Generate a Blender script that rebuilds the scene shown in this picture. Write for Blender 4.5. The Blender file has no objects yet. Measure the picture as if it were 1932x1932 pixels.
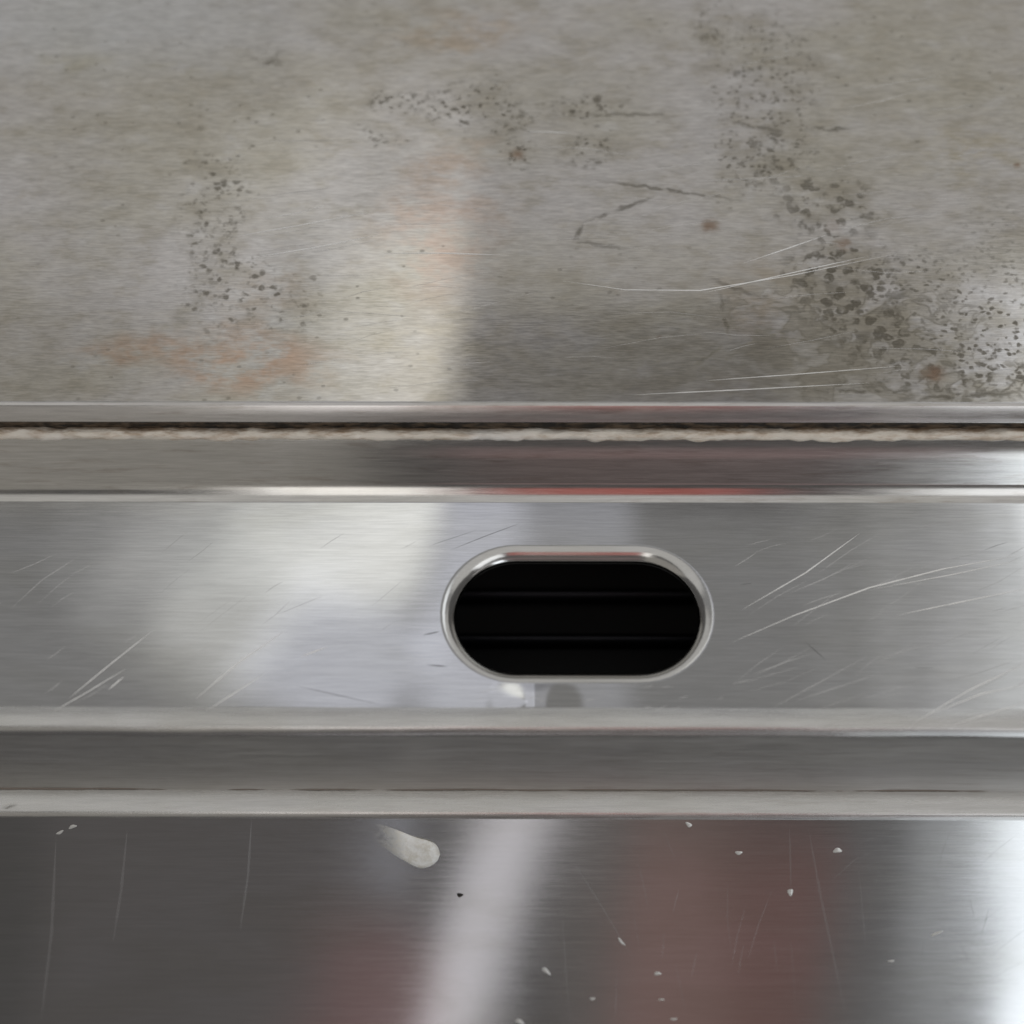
import bpy, bmesh, math, random
from mathutils import Vector, Matrix, noise
random.seed(7)
scene = bpy.context.scene
R = math.radians
# ------------------------------------------------------------------ camera
TH, DIST, FOV = R(62.0), 0.54, R(26.0)
YAW, ROLL = R(1.0), R(-0.80)
cam_d = bpy.data.cameras.new('camera'); cam = bpy.data.objects.new('camera', cam_d)
scene.collection.objects.link(cam); scene.camera = cam
cam_d.sensor_width = 36; cam_d.angle = FOV; cam_d.clip_start = 0.01; cam_d.clip_end = 60
cam.matrix_world = (Matrix.Rotation(YAW, 4, 'Z')
                    @ Matrix.Translation((0, -DIST*math.cos(TH), DIST*math.sin(TH)))
                    @ Matrix.Rotation(math.pi/2 - TH, 4, 'X') @ Matrix.Rotation(ROLL, 4, 'Z'))
cam_d.dof.use_dof = True; cam_d.dof.focus_distance = 0.543; cam_d.dof.aperture_fstop = 5.6
# ------------------------------------------------------------------ world
w = bpy.data.worlds.new('World'); scene.world = w; w.use_nodes = True
w.node_tree.nodes['Background'].inputs[0].default_value = (1.0, 0.965, 0.955, 1)
w.node_tree.nodes['Background'].inputs[1].default_value = 0.10
# ------------------------------------------------------------------ lamps
def lamp(name, cx, cy, cz, tx, ty, tz, sx, sy, L, col=(1, 1, 1), spin=0.0):
    """rectangular lamp of radiance L facing the point t"""
    d = bpy.data.lights.new(name, 'AREA'); d.shape = 'RECTANGLE'; d.size = sx; d.size_y = sy
    d.energy = L*math.pi*sx*sy; d.color = col
    o = bpy.data.objects.new(name, d); scene.collection.objects.link(o)
    o.location = (cx, cy, cz)
    z = (Vector((cx, cy, cz)) - Vector((tx, ty, tz))).normalized()
    x = Vector((1, 0, 0)); x = (x - z*x.dot(z)).normalized(); y = z.cross(x)
    m = Matrix((x, y, z)).transposed() @ Matrix.Rotation(spin, 3, 'Z')
    o.rotation_euler = m.to_euler()
    return o
H = 1.5
LAYER = [0]
def down(name, x0, x1, y0, y1, L, col=(1, 1, 1), spin=0.0, h=H):
    h = h - 0.006*LAYER[0]; LAYER[0] += 1      # staggered heights so that overlapping lamps add up
    return lamp(name, (x0+x1)/2, (y0+y1)/2, h, (x0+x1)/2, (y0+y1)/2, 0, x1-x0, y1-y0, L, col, spin)
# ceiling light overhead; far, near, side and dim panels added for reflected tones
down('ceiling_fill_far', -2.4, 2.4, 1.02, 3.6, 0.45, (1.0, 0.99, 0.965))
down('ceiling_fill_near', -2.2, 2.2, 0.34, 0.79, 0.185, (0.97, 0.98, 1.0))
down('ceiling_fill_side', -2.2, -0.10, 0.80, 1.01, 0.30, (1.0, 0.98, 0.95))
down('ceiling_fill_side', 0.26, 2.2, 0.80, 1.01, 0.20, (1.0, 0.98, 0.96))
down('ceiling_fill_dim', -0.09, 0.25, 0.80, 1.0, 0.07, (0.97, 0.95, 1.0))  # added dim panel, leaves a dark block in the plate's reflection
down('ceiling_light_overhead', -2.2, 2.2, -0.85, 0.32, 0.50, (1.0, 0.99, 0.97))
# bright source at the left; nested panels added to fade its reflection
for x0, L in ((-0.44, .06), (-0.38, .09), (-0.32, .14), (-0.275, .22), (-0.235, .28), (-0.195, .30), (-0.16, .26)):
    down('left_light_step', x0, -0.093, 0.668, 1.08 if x0 > -0.3 else 1.22, L, (0.985, 0.995, 0.99), R(-4))
down('left_light_diag', -0.315, -0.205, 0.575, 0.75, 0.30, (0.985, 1.0, 0.98), R(-32))  # added turned panel, shapes the diagonal edge of the reflection
down('left_light_diag', -0.385, -0.205, 0.565, 0.77, 0.12, (0.985, 1.0, 0.98), R(-32))
for x0, y1, L in ((-0.115, 1.00, .40), (-0.145, 1.07, .36), (-0.19, 1.15, .26), (-0.25, 1.25, .16)):  # added panels for the bright column reflected in the plate
    down('left_light_far', x0, -0.067, 0.83, y1, L, (1.0, 0.97, 0.89), R(-4))
down('cool_stand_in', -0.095, -0.01, 0.50, 0.80, 0.50, (0.82, 0.855, 1.0))  # added panels standing in for the lavender tone beside the bright edge
down('cool_stand_in_wide', -0.02, 0.10, 0.50, 0.80, 0.20, (0.82, 0.855, 1.0))
down('cool_stand_in_corner', -0.24, -0.10, 0.50, 0.64, 0.50, (0.82, 0.855, 1.0), R(-32))
# window to the right
for x0, L in ((0.25, .05), (0.31, .10), (0.37, .15), (0.41, .32), (0.455, .75)):
    down('window_light', x0, 1.0, 0.35, 0.95, L, (0.93, 0.96, 1.0))
# added lamps standing in for unlit things behind the camera, and the window
lamp('red_stand_in', 0.17, -1.5, -0.46, 0, 0, 0, 0.19, 0.34, 0.10, (1.0, 0.25, 0.19), R(-6))
lamp('red_stand_in_left', -0.135, -1.5, -0.47, 0, 0, 0, 0.10, 0.16, 0.09, (1.0, 0.20, 0.18), R(-14))
lamp('maroon_stand_in', 0.12, -1.5, 0.35, 0, 0, 0, 0.34, 0.8, 0.035, (1.0, 0.45, 0.40))
lamp('brown_stand_in', 0.105, -1.52, -0.40, 0, 0, 0, 0.15, 0.5, 0.055, (1.0, 0.88, 0.80))
lamp('brown_stand_in_left', -0.27, -1.52, -0.40, 0, 0, 0, 0.34, 0.5, 0.03, (1.0, 0.85, 0.87))
lamp('red_stand_in_high', 0.09, -1.0, 1.25, 0, 0, 0, 0.26, 0.42, 0.36, (1.0, 0.15, 0.10))  # added for the red line in the rear bend
lamp('right_fill', 0.95, -1.1, 0.58, 0, 0, 0, 1.2, 0.30, 0.34, (1.0, 0.98, 0.97))  # added to brighten the right of the milled edge
lamp('pink_stand_in', 0.14, -1.05, 0.56, 0, 0, 0, 0.42, 0.20, 0.12, (1.0, 0.60, 0.60))  # added for the reddish tone on the milled edge
lamp('bend_fill_left', -0.17, -1.0, 1.25, 0, 0, 0, 0.18, 0.50, 1.7, (1.0, 0.98, 0.96))  # this pair is added for the white stretches of the bend line
lamp('bend_fill_right', 0.85, -1.0, 1.25, 0, 0, 0, 1.0, 0.50, 1.5, (0.95, 0.97, 1.0))
lamp('warm_fill_left', -0.85, -1.25, 0.72, 0, 0, 0, 1.55, 1.15, 0.24, (1.0, 0.95, 0.87))  # added to brighten the left of rear wall and milled edge
lamp('streak_fill', -0.055, -1.5, -0.42, 0, 0, -0.05, 0.062, 0.8, 0.85, (0.96, 0.94, 1.0), R(-17))  # added for the slanted pale streak reflected in the panel
lamp('streak_fill_slim', -0.108, -1.5, -0.20, 0, 0, -0.05, 0.022, 0.28, 0.45, (0.80, 0.85, 1.0), R(-8))  # added for the narrow bluish streak next to it
lamp('window_light_low', 0.635, -1.45, 0.0, 0, 0, 0, 0.42, 1.6, 1.6, (0.86, 0.93, 1.0), R(-3))
lamp('window_light_low_edge', 0.56, -1.46, 0.0, 0, 0, 0, 0.42, 1.6, 0.24, (0.90, 0.95, 1.0), R(-3))
lamp('window_light_low_faint', 0.52, -1.47, 0.0, 0, 0, 0, 0.46, 1.6, 0.06, (0.90, 0.93, 1.0), R(-3))
vs = scene.view_settings
vs.view_transform = 'Standard'; vs.look = 'None'; vs.exposure = 0.0; vs.gamma = 1.0; vs.use_curve_mapping = False
scene.render.engine = 'CYCLES'
scene.cycles.max_bounces = 5; scene.cycles.diffuse_bounces = 2; scene.cycles.glossy_bounces = 4; scene.cycles.transparent_max_bounces = 4

# ------------------------------------------------------------------ helpers
FPX = 966/math.tan(FOV/2)
CO = Vector((0, -DIST*math.cos(TH), DIST*math.sin(TH)))   # un-yawed: the scene is laid out square to the appliance
FW = Vector((0, math.cos(TH), -math.sin(TH))); UPV = Vector((0, math.sin(TH), math.cos(TH)))
def ray(px, py):
    return (FW*FPX + Vector((1, 0, 0))*(px-966) - UPV*(py-966)).normalized()
def on_plane(px, py, p0, n):
    r = ray(px, py); t = (Vector(p0)-CO).dot(n)/r.dot(n)
    return CO + r*t
def march(p, phi, row):
    """from profile point p=(y,z) along slope phi until the sight line of a given row"""
    r = ray(966, row); d = (math.cos(phi), math.sin(phi))
    # CO + s r = p + t d  (y,z)
    a, b, c, e = r.y, -d[0], r.z, -d[1]
    by, bz = p[0]-CO.y, p[1]-CO.z
    det = a*e - b*c
    t = (a*bz - c*by)/det
    return (p[0]+t*d[0], p[1]+t*d[1])
COL = scene.collection
def link(name, me, mat, parent=None, smooth=True):
    o = bpy.data.objects.new(name, me); COL.objects.link(o); o.parent = parent
    if mat: me.materials.append(mat)
    if smooth: me.polygons.foreach_set('use_smooth', [True]*len(me.polygons))
    return o
def mesh(name, vs_, fs):
    me = bpy.data.meshes.new(name); me.from_pydata(vs_, [], fs); me.update(); return me
XE = 0.34
def arc(p, a0, a1, r, n):
    """profile arc from p, heading turns a0->a1 with radius r; convex or concave by sign"""
    out = []; y, z = p; da = (a1-a0)/n; s = abs(da)*r
    for i in range(n):
        a = a0 + da*(i+0.5); y += math.cos(a)*s; z += math.sin(a)*s; out.append((y, z))
    return out
def extrude(name, prof, mat, parent, nx=2, thick=0.0, xe=XE, warp=None):
    vs_, fs = [], []; n = len(prof)
    for i in range(nx):
        x = -xe + 2*xe*i/(nx-1)
        for (y, z) in prof:
            v = Vector((x, y, z))
            if warp: v = warp(v)
            vs_.append(v)
    for i in range(nx-1):
        for j in range(n-1):
            fs.append((i*n+j, i*n+j+1, (i+1)*n+j+1, (i+1)*n+j))
    o = link(name, mesh(name, vs_, fs), mat, parent)
    if thick:
        m = o.modifiers.new('thickness', 'SOLIDIFY'); m.thickness = thick; m.offset = -1
    return o

# ------------------------------------------------------------------ node helper
class N:
    def __init__(s, name):
        s.m = bpy.data.materials.new(name); s.m.use_nodes = True; s.t = s.m.node_tree
        s.b = s.t.nodes['Principled BSDF']; s.out = s.t.nodes['Material Output']
        s.co = s.t.nodes.new('ShaderNodeTexCoord').outputs['Object']
    def new(s, k, **kw):
        n = s.t.nodes.new('ShaderNode'+k)
        for a, v in kw.items(): setattr(n, a, v)
        return n
    def put(s, sock, v):
        if isinstance(v, bpy.types.NodeSocket): s.t.links.new(v, sock)
        elif isinstance(v, tuple) and sock.type == 'RGBA' and len(v) == 3: sock.default_value = (*v, 1)
        else: sock.default_value = v
    def math(s, op, a, b=0.0, c=0.0, clamp=False):
        n = s.new('Math', operation=op, use_clamp=clamp)
        for i, v in enumerate((a, b, c)): s.put(n.inputs[i], v)
        return n.outputs[0]
    def add(s, a, b): return s.math('ADD', a, b)
    def mul(s, a, b): return s.math('MULTIPLY', a, b)
    def step(s, v, lo, hi, a=0.0, b=1.0):
        n = s.new('MapRange', interpolation_type='SMOOTHSTEP')
        for k, x in (('Value', v), ('From Min', lo), ('From Max', hi), ('To Min', a), ('To Max', b)): s.put(n.inputs[k], x)
        return n.outputs[0]
    def map(s, scale, loc=(0, 0, 0), rot=(0, 0, 0), vec=None):
        n = s.new('Mapping'); s.put(n.inputs['Vector'], vec or s.co)
        n.inputs['Scale'].default_value = scale; n.inputs['Location'].default_value = loc; n.inputs['Rotation'].default_value = rot
        return n.outputs[0]
    def noise(s, vec, scale, detail=3, rough=0.55, dist=0.0):
        n = s.new('TexNoise'); s.put(n.inputs['Vector'], vec); n.inputs['Scale'].default_value = scale
        n.inputs['Detail'].default_value = detail; n.inputs['Roughness'].default_value = rough; n.inputs['Distortion'].default_value = dist
        return n.outputs['Fac']
    def noisec(s, vec, scale, detail=2):
        n = s.new('TexNoise'); s.put(n.inputs['Vector'], vec); n.inputs['Scale'].default_value = scale; n.inputs['Detail'].default_value = detail
        return n.outputs['Color']
    def voro(s, vec, scale, rnd=1.0, out='Distance', feature='F1'):
        n = s.new('TexVoronoi', feature=feature); s.put(n.inputs['Vector'], vec); n.inputs['Scale'].default_value = scale
        n.inputs['Randomness'].default_value = rnd
        return n.outputs[out]
    def mix(s, f, a, b, mode='MIX'):
        n = s.new('Mix', data_type='RGBA', blend_type=mode, clamp_factor=True)
        s.put(n.inputs[0], f); s.put(n.inputs[6], a); s.put(n.inputs[7], b); return n.outputs[2]
    def warp(s, amount, scale, vec=None):
        c = s.noisec(vec or s.co, scale)
        a = s.new('VectorMath', operation='MULTIPLY_ADD')
        s.put(a.inputs[0], c); a.inputs[1].default_value = (amount,)*3; s.put(a.inputs[2], vec or s.co); return a.outputs[0]
    def spot(s, c, rx, ry, soft=0.6, rot=0.0, vec=None):
        """1 inside an ellipse on the surface, fading outwards"""
        v = s.map((1/rx, 1/ry, 0.0), (-c[0]/rx, -c[1]/ry, 0), vec=vec) if not rot else None
        if rot:
            a = s.map((1, 1, 1), (-c[0], -c[1], 0), vec=vec)
            a = s.map((1, 1, 0), (0, 0, 0), (0, 0, -rot), vec=a)
            v = s.map((1/rx, 1/ry, 0.0), vec=a)
        n = s.new('VectorMath', operation='LENGTH'); s.put(n.inputs[0], v)
        return s.step(n.outputs['Value'], 1.0-soft, 1.0+soft*0.4, 1.0, 0.0)
    def maxi(s, *v):
        r = v[0]
        for k in v[1:]: r = s.math('MAXIMUM', r, k)
        return r
    def brushed(s):
        """anisotropy across a grain that runs along x"""
        g = s.new('NewGeometry'); c = s.new('VectorMath', operation='CROSS_PRODUCT')
        s.put(c.inputs[0], g.outputs['Normal']); c.inputs[1].default_value = (1, 0, 0)
        s.put(s.b.inputs['Tangent'], c.outputs[0])
    def bump(s, h, strength, dist, normal=None):
        n = s.new('Bump'); n.inputs['Strength'].default_value = strength; n.inputs['Distance'].default_value = dist
        s.put(n.inputs['Height'], h)
        if normal: s.put(n.inputs['Normal'], normal)
        return n.outputs[0]

# ------------------------------------------------------------------ profiles (y,z), trough floor is z=0
fb = march((0, 0), 0, 949)          # rear end of the flat floor
ff = march((0, 0), 0, 1335)         # front end of the flat floor
bend = arc(fb, 0, R(23), 0.0016, 5)
bend += arc(bend[-1], R(23), R(41), 0.012, 10)
bend += arc(bend[-1], R(41), R(50), 0.004, 4)
wall_end = march(bend[-1], R(50), 868)
p = wall_end; wall = [p]; 
for a, row in ((48, 858), (46, 849), (44, 841), (42, 833), (40, 824)):
    p = march(p, R(a), row); wall.append(p)
back_prof = [fb] + bend + wall
bead_c = march(wall[-1], R(20), 819)
plate_foot = march(wall[-1], R(15), 811)
plate_low = march(plate_foot, R(90), 797)
plate_chamfer = march(plate_low, R(46), 763)
ZP = plate_chamfer[1]
print('profile', fb, ff, bend[-1], wall_end, wall[-1], plate_foot, plate_low, plate_chamfer)
UP = Vector((0, 0, 1))
def plate_pt(px, py): return on_plane(px, py, (0, 0, ZP), UP)
def floor_pt(px, py): return on_plane(px, py, (0, 0, 0), UP)
# front of the trough: rolls over and drops to the front panel
roll = arc(ff, math.pi, math.pi+R(6), 0.022, 5)
roll += arc(roll[-1], math.pi+R(6), math.pi+R(21), 0.0085, 6)
roll += arc(roll[-1], math.pi+R(21), math.pi+R(87), 0.0026, 10)
drop_end = march(roll[-1], math.pi+R(88), 1491)
ledge = arc(drop_end, math.pi+R(4), math.pi+R(19), 0.0200, 8); ledge_end = ledge[-1]
pb = arc(ledge_end, math.pi+R(19), math.pi+R(60), 0.0028, 10)
PANEL_A = R(60)
panel_end = (pb[-1][0]-math.cos(PANEL_A)*0.22, pb[-1][1]-math.sin(PANEL_A)*0.22)
PN = Vector((0, -math.sin(PANEL_A), math.cos(PANEL_A)))
def panel_pt(px, py): return on_plane(px, py, (0, pb[-1][0], pb[-1][1]), PN)
print('front', roll[-1], drop_end, ledge_end, pb[-1], panel_end)

# ------------------------------------------------------------------ materials
def mat_plate():
    s = N('seasoned_griddle_steel'); P = plate_pt
    grain = s.noise(s.map((330, 3600, 200), rot=(0, 0, R(3))), 1.0, 2, 0.6)
    grain2 = s.noise(s.map((190, 1000, 200), rot=(0, 0, R(-3))), 1.0, 3, 0.6)
    big = s.noise(s.map((14, 26, 10)), 1.0, 2, 0.6)
    mid = s.noise(s.map((90, 150, 60), loc=(3, 1, 0)), 1.0, 4, 0.65)
    col = s.mix(s.step(big, 0.35, 0.68), (0.545, 0.525, 0.51), (0.48, 0.455, 0.395))
    col = s.mix(s.mul(s.step(mid, 0.46, 0.70), 0.48), col, (0.36, 0.325, 0.255))
    col = s.mix(s.mul(s.step(mid, 0.46, 0.30), 0.35), col, (0.62, 0.61, 0.60))
    # heat tints: orange, pink and tan patches
    ragged = s.warp(0.016, 70)
    for (px, py, rx, ry, c, k) in ((470, 690, .020, .011, (0.50, 0.32, 0.22), .75), (270, 668, .022, .005, (0.50, 0.34, 0.24), .6),
                                   (820, 440, .017, .020, (0.58, 0.44, 0.38), .6), (860, 60, .020, .010, (0.50, 0.40, 0.30), .6),
                                   (850, 300, .016, .008, (0.53, 0.42, 0.35), .55), (500, 560, .012, .009, (0.5, 0.40, 0.33), .4),
                                   (130, 112, .012, .004, (0.40, 0.36, 0.24), .6), (330, 135, .011, .004, (0.36, 0.33, 0.23), .6),
                                   (1830, 290, .018, .010, (0.45, 0.40, 0.28), .5), (1440, 570, .012, .012, (0.47, 0.38, 0.28), .5),
                                   (900, 640, .030, .010, (0.62, 0.58, 0.49), .4)):
        q = P(px, py)
        q = (q.x+.008, q.y+.008)
        f = s.mul(s.spot(q, rx, ry, 0.9, vec=ragged), s.mul(s.step(mid, 0.36, 0.62), k))
        col = s.mix(f, col, c)
    # bluish clean zone top left
    q = P(180, 30); col = s.mix(s.mul(s.spot((q.x, q.y), .06, .022, 0.9), 0.5), col, (0.60, 0.62, 0.65))
    # --- grease pits: dark dots, broken rings and dried outlines in the places where they lie
    wv = s.warp(0.0022, 420)
    v1 = s.voro(s.map((1, 1.3, 1), vec=wv), 520)
    v2 = s.voro(s.map((1, 1.2, 1), loc=(.3, .2, 0), vec=wv), 330)
    gate = s.noise(s.map((1, 1, 1), loc=(9, 2, 0)), 260, 2)
    dots = s.mul(s.step(v1, 0.46, 0.18), s.step(gate, 0.30, 0.52))
    bigd = s.mul(s.step(v2, 0.42, 0.18), s.step(gate, 0.42, 0.56))
    ring = s.mul(s.mul(s.step(v2, 0.16, 0.32), s.step(v2, 0.56, 0.38)), s.step(gate, 0.40, 0.56))
    iso = s.noise(s.map((1, 1.3, 1), loc=(1.7, 4, 0)), 95, 3, 0.6, 0.4)
    line = s.step(s.math('ABSOLUTE', s.math('SUBTRACT', iso, 0.52)), 0.040, 0.004)
    rg = s.warp(0.010, 110)
    def zone(lst):
        r = None
        for (px, py, rx, ry, k, rot) in lst:
            q = P(px, py); q = (q.x+.005, q.y+.005)
            f = s.mul(s.spot(q, rx, ry, 0.55, rot, vec=rg), k); r = f if r is None else s.maxi(r, f)
        return r
    z_left = zone([(400, 400, .010, .022, .8, 0), (430, 545, .014, .018, .8, 0), (540, 570, .010, .012, .8, 0), (385, 330, .008, .004, .7, 0), (370, 250, .003, .012, .5, 0)])
    z_fine = zone([(1440, 160, .016, .030, .75, 0), (1340, 30, .006, .010, .8, 0), (1430, 290, .016, .014, .8, 0), (1730, 560, .022, .016, .75, R(-20)), (1860, 640, .026, .018, .9, 0), (1900, 480, .016, .02, .5, 0), (960, 210, .03, .005, .3, 0)])
    z_ring = zone([(1560, 390, .014, .013, .8, 0), (1590, 530, .016, .016, 1.0, R(-30)), (1640, 620, .018, .010, 1.0, R(-10)), (1780, 700, .030, .008, .95, 0), (1450, 300, .010, .010, .8, 0)])
    z_mid = zone([(750, 192, .010, .004, .9, 0), (890, 200, .014, .009, 1.0, 0), (960, 235, .007, .010, .7, 0), (1110, 210, .010, .005, .9, 0), (975, 290, .005, .004, 1, 0), (1115, 285, .007, .006, .9, 0), (720, 265, .008, .003, .6, 0)])
    z_line = zone([(1600, 610, .040, .014, .8, 0), (1750, 720, .045, .008, .9, 0), (510, 110, .006, .004, .9, 0), (1100, 290, .012, .005, .6, 0)])
    stroke = None
    for (px, py, a, b, rot, k) in ((1640, 738, .018, .0008, 0, 1), (1810, 746, .019, .0008, 4, 1), (1368, 600, .0008, .0075, 8, .9), (1335, 672, .0065, .0008, 40, .8), (1168, 395, .0100, .0007, 24, .8),
                                   (1090, 440, .0008, .0036, -25, .8), (1255, 358, .0190, .0007, -10, .8), (1562, 243, .0060, .0009, -2, .9), (1605, 640, .0065, .0016, 14, 1), (1430, 240, .0100, .0007, -14, .7),
                                   (1180, 216, .0140, .0008, -1, .7), (1130, 462, .0080, .0007, -8, .6), (1390, 545, .0080, .0007, -25, .6), (505, 116, .0030, .0010, 12, .9), (1690, 560, .0040, .0012, 20, .8)):
        q = P(px, py); f = s.mul(s.spot((q.x+.0011, q.y+.0011), a, b, 0.8, R(rot), vec=wv), k)
        stroke = f if stroke is None else s.maxi(stroke, f)
    stroke = s.mul(stroke, s.step(gate, 0.32, 0.50))
    film = zone([(1600, 650, .042, .022, .75, R(-12)), (1400, 720, .040, .006, .45, 0), (1660, 600, .020, .022, .6, 0), (1830, 715, .030, .008, .7, 0)])
    col = s.mix(s.mul(film, s.step(iso, 0.40, 0.56)), col, (0.36, 0.33, 0.27))
    haze = s.maxi(s.mul(z_ring, 0.60), s.mul(z_fine, 0.38), s.mul(z_left, 0.30), s.mul(z_mid, 0.25))
    col = s.mix(s.mul(haze, s.step(mid, 0.30, 0.62)), col, (0.30, 0.27, 0.21))
    dark = s.maxi(s.mul(z_left, s.maxi(bigd, s.mul(dots, .5))), s.mul(z_fine, dots), s.mul(z_ring, s.maxi(ring, bigd)), s.mul(z_mid, s.maxi(dots, bigd)), s.mul(s.mul(z_line, line), 0.6), s.mul(stroke, 0.9))
    # scattered loose dots everywhere, faint
    loose = s.mul(s.step(s.voro(s.map((1, 1.4, 1), loc=(.11, .7, 0)), 210), 0.17, 0.09), s.mul(s.step(big, 0.42, 0.6), 0.45))
    dark = s.maxi(dark, loose)
    col = s.mix(s.mul(dark, 0.86), col, (0.115, 0.10, 0.07))
    # rust coloured spots
    for (px, py, r) in ((1337, 426, .0024), (1570, 428, .0022), (1590, 460, .0022), (1915, 313, .0011), (1243, 635, .0006), (975, 292, .0020), (1760, 705, .003), (1000, 1000, .001)):
        q = P(px, py); q = (q.x+.0011, q.y+.0011)
        col = s.mix(s.mul(s.mul(s.spot(q, r*1.1, r, 0.9, vec=wv), s.step(mid, 0.35, 0.6, 0.35, 1.0)), 0.75), col, (0.24, 0.15, 0.095))
    g = s.add(s.mul(grain, 0.65), s.mul(grain2, 0.35))
    col = s.mix(1.0, col, s.mix(s.step(g, 0.30, 0.70), (0.80, 0.80, 0.80), (1.16, 1.16, 1.16)), 'MULTIPLY')
    s.put(s.b.inputs['Base Color'], col)
    s.put(s.b.inputs['Metallic'], s.math('SUBTRACT', 0.62, s.mul(dark, 0.3)))
    s.put(s.b.inputs['Roughness'], s.add(s.step(g, 0.3, 0.7, 0.05, 0.085), s.mul(dark, 0.25)))
    s.b.inputs['Anisotropic'].default_value = 0.55; s.brushed()
    s.put(s.b.inputs['Normal'], s.bump(grain2, 0.4, 0.000012))
    return s.m

def mat_steel(name, rough, aniso, col=(0.60, 0.595, 0.58), grime=0.0, wave=0.0, dents=(), gscale=1.0, contrast=0.10, rot=4.0):
    s = N(name)
    grain = s.noise(s.map((110*gscale, 2400*gscale, 2400*gscale), rot=(0, 0, R(rot))), 1.0, 4, 0.62)
    g2 = s.noise(s.map((30, 700, 700), rot=(0, 0, R(rot*.6)), loc=(4, 4, 4)), 1.0, 3, 0.6)
    smear = s.noise(s.map((18, 40, 40)), 1.0, 4, 0.6, 0.6)
    g = s.add(s.mul(grain, 0.6), s.mul(g2, 0.4))
    c = s.mix(s.step(smear, 0.35, 0.7), col, tuple(v*f for v, f in zip(col, (0.93, 0.925, 0.90))))
    c = s.mix(1.0, c, s.mix(s.step(g, 0.3, 0.7), (1-contrast,)*3, (1+contrast,)*3), 'MULTIPLY')
    if grime:
        gm = s.noise(s.map((60, 500, 500), loc=(7, 0, 0)), 1.0, 5, 0.7)
        c = s.mix(s.mul(s.step(gm, 0.52, 0.72), grime), c, (0.22, 0.15, 0.10))
    s.put(s.b.inputs['Base Color'], c); s.b.inputs['Metallic'].default_value = 1.0
    s.put(s.b.inputs['Roughness'], s.add(s.step(g, 0.3, 0.7, rough*0.88, rough*1.12), s.mul(s.step(smear, 0.45, 0.75), rough*0.18)))
    s.b.inputs['Anisotropic'].default_value = aniso; s.brushed()
    nrm = None
    if wave:
        wv = s.noise(s.map((11, 9, 9), loc=(2, 2, 2)), 1.0, 1, 0.4)
        nrm = s.bump(wv, 1.0, wave, nrm)
    if dents:
        h = None
        for (c0, rx, ry, amp, rt) in dents:
            f = s.mul(s.spot(c0, rx, ry, 1.0, rt), amp); h = f if h is None else s.add(h, f)
        nrm = s.bump(h, 1.0, 0.001, nrm)
    if nrm: s.put(s.b.inputs['Normal'], nrm)
    return s.m

M_plate = mat_plate()
d1 = floor_pt(1012, 1330)
M_trough = mat_steel('brushed_stainless_trough', 0.058, 0.50, wave=0.0008,
                     dents=(((d1.x, d1.y), .0088, .0078, 0.42, 0),))
M_rim = mat_steel('polished_rim_steel', 0.17, 0.2, (0.60, 0.595, 0.58), contrast=0.05)
M_wall = mat_steel('stained_trough_wall_steel', 0.13, 0.3, (0.58, 0.57, 0.55), grime=0.25)
M_chamfer = mat_steel('milled_edge_steel', 0.20, 0.3, (0.60, 0.585, 0.57), grime=0.30, gscale=0.8, contrast=0.09, rot=35)
M_lip = mat_steel('satin_folded_steel', 0.26, 0.3, (0.59, 0.585, 0.57), grime=0.10)
M_skirt = mat_steel('satin_skirt_steel', 0.42, 0.3, (0.60, 0.59, 0.57), grime=0.15)
M_panel = mat_steel('polished_front_panel_steel', 0.105, 0.30, (0.58, 0.575, 0.565), wave=0.0012, contrast=0.05, rot=1.0)
def simple(name, col, rough, metal=0.0):
    s = N(name); s.put(s.b.inputs['Base Color'], col); s.b.inputs['Roughness'].default_value = rough; s.b.inputs['Metallic'].default_value = metal
    return s
def mat_bead():
    s = N('crusted_sealant')
    n = s.noise(s.map((120, 520, 520), rot=(0, 0, R(14))), 1.0, 4, 0.7); n2 = s.noise(s.map((22, 60, 60)), 1.0, 3)
    c = s.mix(s.step(n, 0.40, 0.74), (0.82, 0.76, 0.66), (0.50, 0.38, 0.27))
    c = s.mix(s.mul(s.step(n2, 0.5, 0.66), 0.6), c, (0.86, 0.85, 0.82))
    g = s.new('SeparateXYZ'); s.put(g.inputs[0], s.co)
    edge = s.add(g.outputs[1], s.mul(s.math('SUBTRACT', n, 0.5), 0.004))
    c = s.mix(s.mul(s.step(edge, wall[-1][0]+0.0004, wall[-1][0]+0.0022), 0.85), c, (0.20, 0.13, 0.075))
    s.put(s.b.inputs['Base Color'], c); s.b.inputs['Roughness'].default_value = 0.42; s.b.inputs['Metallic'].default_value = 0.25
    s.put(s.b.inputs['Normal'], s.bump(n, 0.5, 0.0008)); return s.m
def mat_grime():
    s = N('burnt_grease')
    n = s.noise(s.map((170, 700, 700)), 1.0, 5, 0.7)
    s.put(s.b.inputs['Base Color'], s.mix(s.step(n, 0.4, 0.66), (0.012, 0.009, 0.006), (0.13, 0.09, 0.055)))
    s.b.inputs['Roughness'].default_value = 0.5; s.put(s.b.inputs['Normal'], s.bump(n, 0.6, 0.001)); return s.m
M_bead, M_grime = mat_bead(), mat_grime()
M_black = simple('greasy_black_drawer', (0.012, 0.012, 0.013), 0.30).m
M_dirt = simple('brown_fold_dirt', (0.24, 0.20, 0.165), 0.6).m
M_ridge = simple('worn_drawer_ridge', (0.03, 0.03, 0.034), 0.40, 1.0).m
def mat_scratch(name, a, col, metal=0.7):
    s = simple(name, col, 0.28, metal); s.b.inputs['Alpha'].default_value = a; return s.m
M_scr = mat_scratch('bright_scratch', 0.85, (0.95, 0.94, 0.92), 1.0)
M_scr_f = mat_scratch('faint_scratch', 0.26, (0.95, 0.94, 0.93), 1.0)
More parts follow.
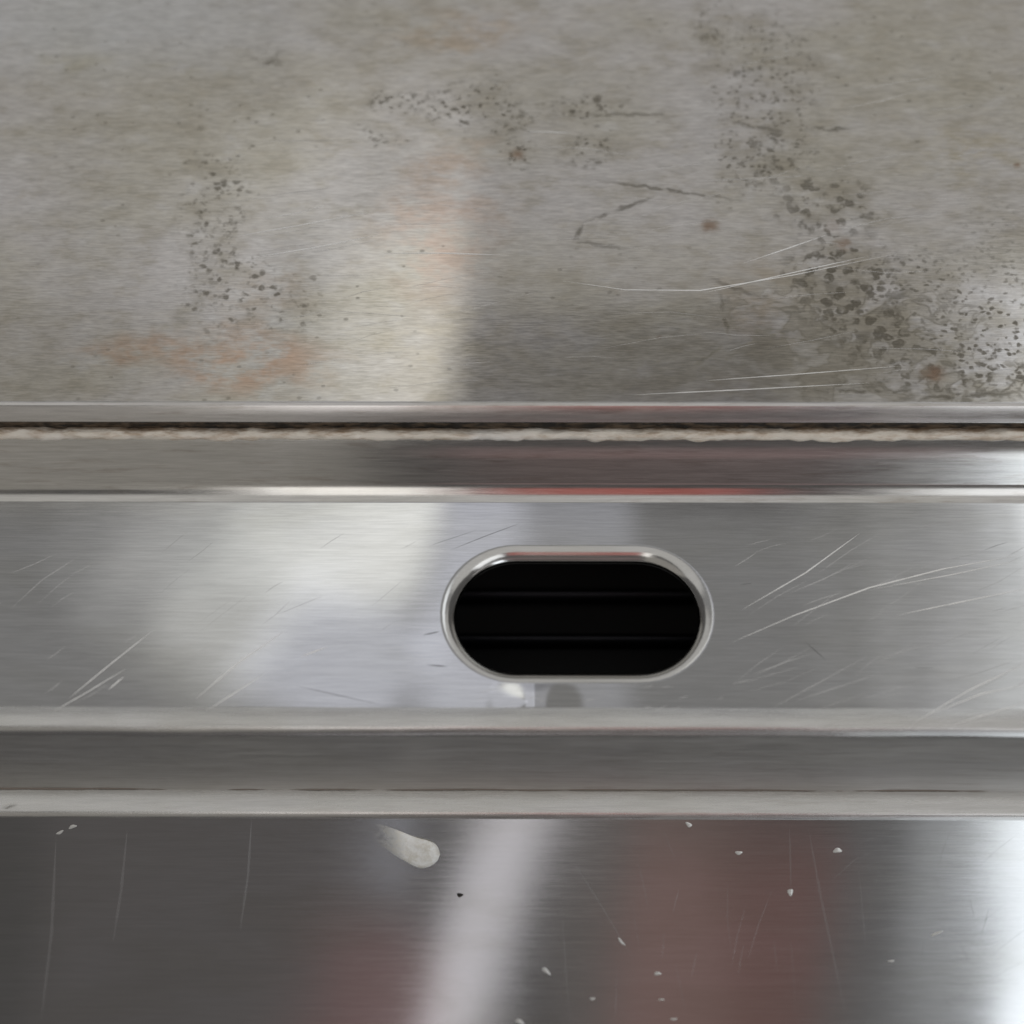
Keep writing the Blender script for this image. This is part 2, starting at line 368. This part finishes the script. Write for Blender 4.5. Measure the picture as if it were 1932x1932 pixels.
M_scr_d = mat_scratch('dark_scratch', 0.45, (0.10, 0.10, 0.10), 0.2)
M_scr_h = mat_scratch('hairline_panel_scratch', 0.09, (0.80, 0.79, 0.78), 0.3)
M_nick = mat_scratch('raw_metal_nick', 0.85, (0.86, 0.85, 0.80), 0.3)

# ------------------------------------------------------------------ the griddle
def empty(name, label, cat):
    o = bpy.data.objects.new(name, None); COL.objects.link(o); o.empty_display_size = 0.05
    o['label'] = label; o['category'] = cat; return o
G = empty('griddle', 'stained stainless steel griddle with grease trough, oval drain slot and polished front panel', 'griddle')

# cooking plate: thick slab with milled front edge
yb = 0.42
pl = extrude('cooking_plate', [(plate_chamfer[0]+0.0008, ZP), (plate_chamfer[0]+0.02, ZP), (yb, ZP), (yb, ZP-0.014)], M_plate, G)
pl.data.polygons.foreach_set('use_smooth', [False]*len(pl.data.polygons))
pl['label'] = 'brushed cooking plate with dark grease pitting and orange heat stains'
e0 = (plate_chamfer[0]+0.0008, ZP)
ch = extrude('milled_edge', [e0, (plate_chamfer[0]+0.00035, ZP-0.00004), (plate_chamfer[0]-0.00005, ZP-0.00018), (plate_chamfer[0]-0.0004, ZP-0.00038), (plate_low[0]+0.0001, plate_low[1]+0.0001), plate_low,
             (plate_low[0]+0.0006, plate_low[1]-0.0004)], M_chamfer, pl)
# burnt grease packed under the plate edge
def lumpy(amp, fx, seed):
    def f(v):
        n = noise.noise(Vector((v.x*fx, v.y*300, v.z*300+seed))) + 0.5*noise.noise(Vector((v.x*fx*2.7, v.y*500, seed*2)))
        return Vector((v.x, v.y-abs(n)*amp, v.z+n*amp*0.7))
    return f
extrude('grease_seam', [(plate_low[0]+0.0030, plate_low[1]-0.0001), (plate_low[0]+0.0010, plate_low[1]-0.0003), (plate_low[0]+0.0008, (plate_low[1]+plate_foot[1])/2), (plate_foot[0]+0.0002, plate_foot[1]-0.0004), (plate_foot[0]+0.0002, plate_foot[1]-0.004)],
        M_grime, G, nx=700, xe=0.2, warp=lumpy(0.0006, 260, 3.0))
# sealant bead between plate and trough
rb = 0.0016; bc = (wall[-1][0]+0.0013, wall[-1][1]-0.0002)
bp = [(bc[0]+rb*math.cos(R(a))*1.15, bc[1]+rb*math.sin(R(a))*0.75) for a in range(215, 10, -22)]
extrude('sealant_bead', bp, M_bead, G, nx=900, xe=0.2, warp=lumpy(0.0007, 120, 11.0))

# trough
T = bpy.data.objects.new('grease_trough', None)
back = extrude('grease_trough', back_prof[::-1] , M_wall, G)
bpy.data.objects.remove(T)
back.name = 'trough_rear_wall'
# floor with slot opening
sl, sr = floor_pt(857, 1159), floor_pt(1323, 1159); st, sb = floor_pt(1090, 1050), floor_pt(1090, 1265)
cx, cy = (sl.x+sr.x)/2, (st.y+sb.y)/2; hw, hh = (sr.x-sl.x)/2, (st.y-sb.y)/2
RIM = 0.0033
def slot(off, n=24):
    r = hh+off; L = hw-hh; pts = []
    for k in range(n+1):
        a = -math.pi/2 + math.pi*k/n; pts.append((cx+L+r*math.cos(a), cy+r*math.sin(a)))
    for k in range(1, 9): pts.append((cx+L-2*L*k/9, cy+r))
    for k in range(n+1):
        a = math.pi/2 + math.pi*k/n; pts.append((cx-L+r*math.cos(a), cy+r*math.sin(a)))
    for k in range(1, 9): pts.append((cx-L+2*L*k/9, cy-r))
    return pts
inner = slot(RIM)
bx0, bx1, by0, by1 = cx-0.055, cx+0.055, ff[0], fb[0]
def to_box(p):
    dx, dy = p[0]-cx, p[1]-cy; t = 1e9
    if dx > 1e-9: t = min(t, (bx1-cx)/dx)
    if dx < -1e-9: t = min(t, (bx0-cx)/dx)
    if dy > 1e-9: t = min(t, (by1-cy)/dy)
    if dy < -1e-9: t = min(t, (by0-cy)/dy)
    return (cx+dx*t, cy+dy*t)
outer = [to_box(q) for q in inner]
# snap the nearest outer points on the four corners
for c in ((bx0, by0), (bx0, by1), (bx1, by0), (bx1, by1)):
    i = min(range(len(outer)), key=lambda k: (outer[k][0]-c[0])**2+(outer[k][1]-c[1])**2); outer[i] = c
n = len(inner)
vs_ = [(x, y, 0) for x, y in inner] + [(x, y, 0) for x, y in outer]
fs = [(i, n+i, n+(i+1) % n, (i+1) % n) for i in range(n)]
k = len(vs_); vs_ += [(-XE, by0, 0), (bx0, by0, 0), (bx0, by1, 0), (-XE, by1, 0), (bx1, by0, 0), (XE, by0, 0), (XE, by1, 0), (bx1, by1, 0)]
fs += [(k, k+1, k+2, k+3), (k+4, k+5, k+6, k+7)]
fl = link('trough_floor', mesh('trough_floor', vs_, fs), M_trough, G, smooth=False)
fl['label'] = 'scratched brushed trough floor around the oval drain slot'
# rolled rim of the slot, turned down into the drawer
rings = [(RIM, 0.0)]
for j in range(1, 15):
    t = j/14; rings.append((RIM*(1-t), -RIM*0.50*t**2.0))
rings += [(-0.0004, -0.0022), (-0.0005, -0.0030), (0.0004, -0.0034), (0.0030, -0.0034)]
vs_, fs = [], []
for off, z in rings: vs_ += [(x, y, z) for x, y in slot(off)]
for r_ in range(len(rings)-1):
    for i in range(n): fs.append((r_*n+i, r_*n+(i+1) % n, (r_+1)*n+(i+1) % n, (r_+1)*n+i))
rim = link('drain_rim', mesh('drain_rim', vs_, fs), M_rim, fl)
rim['label'] = 'smooth rolled rim turned down around the drain slot'
# grease drawer under the slot
bm = bmesh.new(); x0, x1, y0, y1, z0, z1 = cx-0.06, cx+0.06, ff[0]+0.004, fb[0]+0.03, -0.052, -0.006
vv = [bm.verts.new(q) for q in ((x0, y0, z0), (x1, y0, z0), (x1, y1, z0), (x0, y1, z0), (x0, y0, z1), (x1, y0, z1), (x1, y1, z1), (x0, y1, z1))]
for f in ((0, 1, 2, 3), (0, 4, 5, 1), (1, 5, 6, 2), (2, 6, 7, 3), (3, 7, 4, 0)): bm.faces.new([vv[i] for i in f])
me = bpy.data.meshes.new('grease_drawer'); bm.to_mesh(me); dw = link('grease_drawer', me, M_black, G, smooth=False)
dw['label'] = 'black grease drawer seen through the drain slot'
for yy in (0.016, 0.029):
    extrude('drawer_ridge', [(cy+yy-0.002, z0+0.0005), (cy+yy-0.0008, z0+0.004), (cy+yy+0.0008, z0+0.004), (cy+yy+0.002, z0+0.0005)], M_ridge, dw, xe=0.05)
# front lip: rolls over and drops
def hand_bent(v):
    k = min(1.0, max(0.0, (ff[0]-v.y)/0.004)); x = v.x
    d_ = 0.00035*noise.noise(Vector((x*10, 3, 0))) + 0.00018*noise.noise(Vector((x*45, 8, 0)))
    return Vector((x, v.y+k*d_, v.z+k*d_*0.6))
extrude('trough_front_lip', [ff]+roll, M_lip, G, nx=240, warp=hand_bent)
extrude('trough_skirt', [roll[-1], drop_end, (drop_end[0], drop_end[1]-0.004)], M_skirt, G, nx=240, warp=hand_bent)
pa = extrude('front_panel', [pb[-1], panel_end], M_panel, G)
extrude('panel_top_edge', [(drop_end[0]+0.0006, drop_end[1]), drop_end]+ledge+pb, M_lip, pa)
pa['label'] = 'polished front panel with dim red and white reflections'

for (yy, zz, sd) in ((drop_end[0], drop_end[1]+0.0003, 8.0),):
    extrude('dirt_line', [(yy+0.0004, zz+0.0007), (yy-0.0, zz+0.0002), (yy-0.00003, zz-0.0001), (yy+0.0004, zz-0.0009)], M_dirt, G, nx=500, xe=0.2, warp=lumpy(0.00028, 60, sd))
# ------------------------------------------------------------------ scratches: fine ribbons lying on the steel
def ribbons(name, lst, pt, nrm, mat, parent, lift=0.00004, tilt=0.27):
    vs_, fs = [], []
    for (pts, wd) in lst:
        q = [pt(*p) for p in pts]; m = []
        # resample with a gentle curve
        segs = len(q)-1
        for i in range(segs):
            for j in range(8): m.append(q[i].lerp(q[i+1], j/8))
        m.append(q[-1]); nn = len(m); b = len(vs_)
        for i, c in enumerate(m):
            t = (m[min(i+1, nn-1)]-m[max(i-1, 0)]).normalized(); sd = nrm.cross(t)
            u = i/(nn-1); ww = wd*min(1, 4*u*(1-u)+0.03)*random.uniform(.6, 1)*0.5
            g = tilt*ww*(1 if sd.y > 0 else -1); vs_.append(c+sd*ww+nrm*(lift+abs(g)+g)); vs_.append(c-sd*ww+nrm*(lift+abs(g)-g))
        for i in range(nn-1): fs.append((b+2*i, b+2*i+1, b+2*i+3, b+2*i+2))
    o = link(name, mesh(name, vs_, fs), mat, parent, smooth=False); o['kind'] = 'stuff'; return o
W = 0.00026
def rnd(n_, x0, x1, y0, y1, a0, a1, l0, l1, wd):
    out = []
    for _ in range(n_):
        x, y, a, l = random.uniform(x0, x1), random.uniform(y0, y1), R(random.uniform(a0, a1)), random.uniform(l0, l1)
        c = random.uniform(-.04, .04)*l
        e = (x+l*math.cos(a), y-l*math.sin(a))
        if not (y0 < e[1] < y1): continue
        if any(825 < x+(e[0]-x)*k < 1362 and 1025 < y+(e[1]-y)*k < 1292 for k in (0, .25, .5, .75, 1)): continue
        out.append((((x, y), ((x+e[0])/2+c*math.sin(a), (y+e[1])/2+c*math.cos(a)), e), wd*random.uniform(.5, 1)))
    return out
ribbons('bright_scratches', [(((130, 1320), (205, 1258), (290, 1190)), W*1.3), (((100, 1345), (165, 1308), (240, 1262)), W), (((205, 1303), (235, 1278)), W*1.5),
    (((370, 1320), (450, 1252), (540, 1190)), W*1.2), (((390, 1343), (500, 1272)), W), (((568, 1240), (620, 1221)), W*1.1),
    (((1400, 1150), (1520, 1080), (1622, 1005)), W*1.3), (((1380, 1212), (1500, 1160), (1640, 1108), (1780, 1072), (1932, 1044)), W*1.3),
    (((1640, 1112), (1800, 1082), (1920, 1056)), W*.8), (((1690, 1160), (1800, 1137), (1940, 1108)), W*1.1), (((1720, 1365), (1830, 1300), (1935, 1250)), W*1.1),
    (((1745, 1350), (1850, 1308), (1932, 1290)), W), (((1800, 1365), (1930, 1325)), W)], floor_pt, UP, M_scr, fl)
ribbons('faint_scratches', [(((520, 1162), (610, 1125)), W), (((20, 1150), (80, 1095), (150, 1050)), W), (((1420, 1272), (1530, 1232)), W*1.2), (((1500, 1322), (1660, 1270)), W),
    (((1450, 1340), (1640, 1235)), W)] + rnd(24, -40, 780, 1000, 1345, 22, 42, 30, 130, W) + rnd(50, 1340, 1930, 970, 1345, 14, 40, 30, 150, W) + rnd(30, 880, 1400, 1275, 1345, 5, 30, 12, 40, W*1.2), floor_pt, UP, M_scr_f, fl)
ribbons('dark_scratches', [(((850, 1038), (920, 1010), (985, 986)), W*.8), (((810, 1030), (900, 1000)), W*.5), (((800, 1198), (830, 1192)), W*1.6), (((808, 1255), (846, 1258)), W*1.6), (((560, 1295), (720, 1330)), W*.8),
    (((1520, 1210), (1560, 1245)), W)] + rnd(7, 820, 1900, 960, 1330, -4, 20, 20, 80, W*.7), floor_pt, UP, M_scr_d, fl)
ribbons('bright_scratches', [(((440, 447), (560, 426), (700, 400)), W*1.2), (((470, 487), (590, 468), (720, 442)), W*1.2), (((500, 412), (560, 402), (610, 388)), W*.8), (((720, 478), (840, 478), (960, 482)), W*1.2),
    (((990, 248), (1080, 251)), W*1.2), (((1060, 530), (1180, 547), (1320, 548), (1500, 518), (1690, 478)), W*1.1), (((1330, 552), (1460, 522), (1640, 482)), W), (((1400, 497), (1480, 470), (1560, 442)), W*.8),
    (((1330, 718), (1500, 706), (1700, 690)), W*.9), (((1190, 745), (1400, 735), (1640, 722)), W)], plate_pt, UP, M_scr, pl)
ribbons('faint_scratches', [(((480, 450), (610, 425)), W), (((560, 482), (730, 450)), W), (((960, 275), (1100, 280), (1240, 302)), W*1.2), (((1180, 372), (1330, 388)), W), (((1150, 330), (1380, 300)), W), (((700, 425), (900, 420)), W),
    (((1260, 345), (1560, 330)), W), (((780, 303), (1000, 297)), W)] + rnd(60, 400, 1750, 60, 745, -6, 16, 60, 260, W*.9), plate_pt, UP, M_scr_f, pl)
ribbons('panel_scratches', [(((1065, 1600), (1130, 1700), (1195, 1812)), W*2.8), (((1525, 1560), (1550, 1700), (1600, 1940)), W*3.0), (((1060, 1700), (1066, 1820), (1075, 1940)), W*2.4),
    (((105, 1580), (96, 1760), (75, 1930)), W*3.4), (((240, 1565), (228, 1680), (212, 1780)), W*3.4), (((475, 1545), (468, 1650), (452, 1760)), W*3), (((1566, 1662), (1610, 1622), (1682, 1588)), W*1.6),
    (((1680, 1925), (1700, 1890), (1722, 1850)), W*2.2), (((1600, 1600), (1690, 1560), (1760, 1548)), W), (((1490, 1560), (1492, 1680)), W*2.4), (((1620, 1640), (1634, 1800)), W*2), (((1725, 1920), (1820, 1870)), W*1.4)]
    + rnd(34, 1080, 1900, 1560, 1930, 70, 118, 40, 150, W*1.6) + rnd(12, 1560, 1900, 1560, 1930, 10, 40, 60, 160, W), panel_pt, PN, M_scr_h, pa)
# small nicks in the panel
def blob(name, c, n_, ang, a, b, hgt, mat, parent):
    t = Vector((math.cos(ang), 0, 0)); u = n_.cross(Vector((1, 0, 0))); t = Vector((1, 0, 0))*math.cos(ang)+u*math.sin(ang); sd = n_.cross(t)
    vs_, fs = [], []; K, J = 12, 4
    for j in range(J):
        f = math.cos(j/(J-1)*math.pi/2*0.999); hz = hgt*math.sin(j/(J-1)*math.pi/2)
        for k in range(K):
            an = 2*math.pi*k/K; wob = 1+0.18*math.sin(3*an+c.x*900)
            vs_.append(c+t*(a*f*wob*math.cos(an))+sd*(b*f*wob*math.sin(an))+n_*hz)
    for j in range(J-1):
        for k in range(K): fs.append((j*K+k, j*K+(k+1) % K, (j+1)*K+(k+1) % K, (j+1)*K+k))
    return link(name, mesh(name, vs_, fs), mat, parent)
for (px, py, a, b, ang) in ((1300, 1555, .0010, .0006, 2.3), (1394, 1608, .0009, .0006, 0.0), (1491, 1682, .0007, .0012, 0.1), (1580, 1603, .0011, .0008, 0.1), (1240, 1836, .0009, .0006, 0.1),
                            (1117, 1884, .0007, .0005, 0.0), (1247, 1885, .0008, .0003, 0.0), (1270, 1922, .0009, .0004, 0.0), (1765, 1759, .0016, .0004, 0.5), (1030, 1832, .0016, .0006, -0.9),
                            (980, 1928, .0014, .0007, -0.8), (112, 1573, .0011, .0004, 0.6), (136, 1562, .0011, .0005, 0.5), (12, 1522, .0016, .0004, 0.6), (1172, 1776, .0016, .0004, -1.0), (1680, 1811, .0009, .0003, 0.1)):
    blob('nick', panel_pt(px, py), PN, ang, a, b, 0.00012, M_nick, pa)
blob('grease_speck', panel_pt(868, 1689), PN, 0, .0008, .0007, 0.0002, M_grime, pa)

# ------------------------------------------------------------------ white smear standing in for a highlight on the panel
s = N('white_highlight_paint'); nz = s.noise(s.co, 420, 4, 0.65)
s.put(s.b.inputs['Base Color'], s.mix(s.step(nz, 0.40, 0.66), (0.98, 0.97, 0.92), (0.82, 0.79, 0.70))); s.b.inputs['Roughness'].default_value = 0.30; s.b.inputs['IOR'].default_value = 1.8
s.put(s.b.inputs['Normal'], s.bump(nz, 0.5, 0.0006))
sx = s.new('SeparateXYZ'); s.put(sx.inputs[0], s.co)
thin = s.step(sx.outputs[0], panel_pt(700, 1570).x, panel_pt(785, 1600).x)          # the painted highlight fades out towards its tail
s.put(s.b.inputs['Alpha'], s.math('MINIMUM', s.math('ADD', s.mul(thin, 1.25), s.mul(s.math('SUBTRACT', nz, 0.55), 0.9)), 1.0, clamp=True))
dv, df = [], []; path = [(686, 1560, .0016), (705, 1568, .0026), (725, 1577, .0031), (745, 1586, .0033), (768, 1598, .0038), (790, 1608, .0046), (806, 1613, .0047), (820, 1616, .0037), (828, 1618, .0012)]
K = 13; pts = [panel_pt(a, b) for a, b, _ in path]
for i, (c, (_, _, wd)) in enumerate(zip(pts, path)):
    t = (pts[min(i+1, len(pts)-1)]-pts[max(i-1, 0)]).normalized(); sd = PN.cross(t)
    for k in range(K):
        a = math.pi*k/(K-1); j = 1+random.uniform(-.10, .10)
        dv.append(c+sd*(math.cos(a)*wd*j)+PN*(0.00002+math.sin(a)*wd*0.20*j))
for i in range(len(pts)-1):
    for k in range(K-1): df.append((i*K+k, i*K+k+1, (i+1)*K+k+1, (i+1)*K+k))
dr = link('white_highlight', mesh('white_highlight', dv, df), s.m, None)
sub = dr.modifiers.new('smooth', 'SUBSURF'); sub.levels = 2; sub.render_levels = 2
dr['label'] = 'smear modelled for an elongated white drip on the front panel below the trough'; dr['category'] = 'highlight'
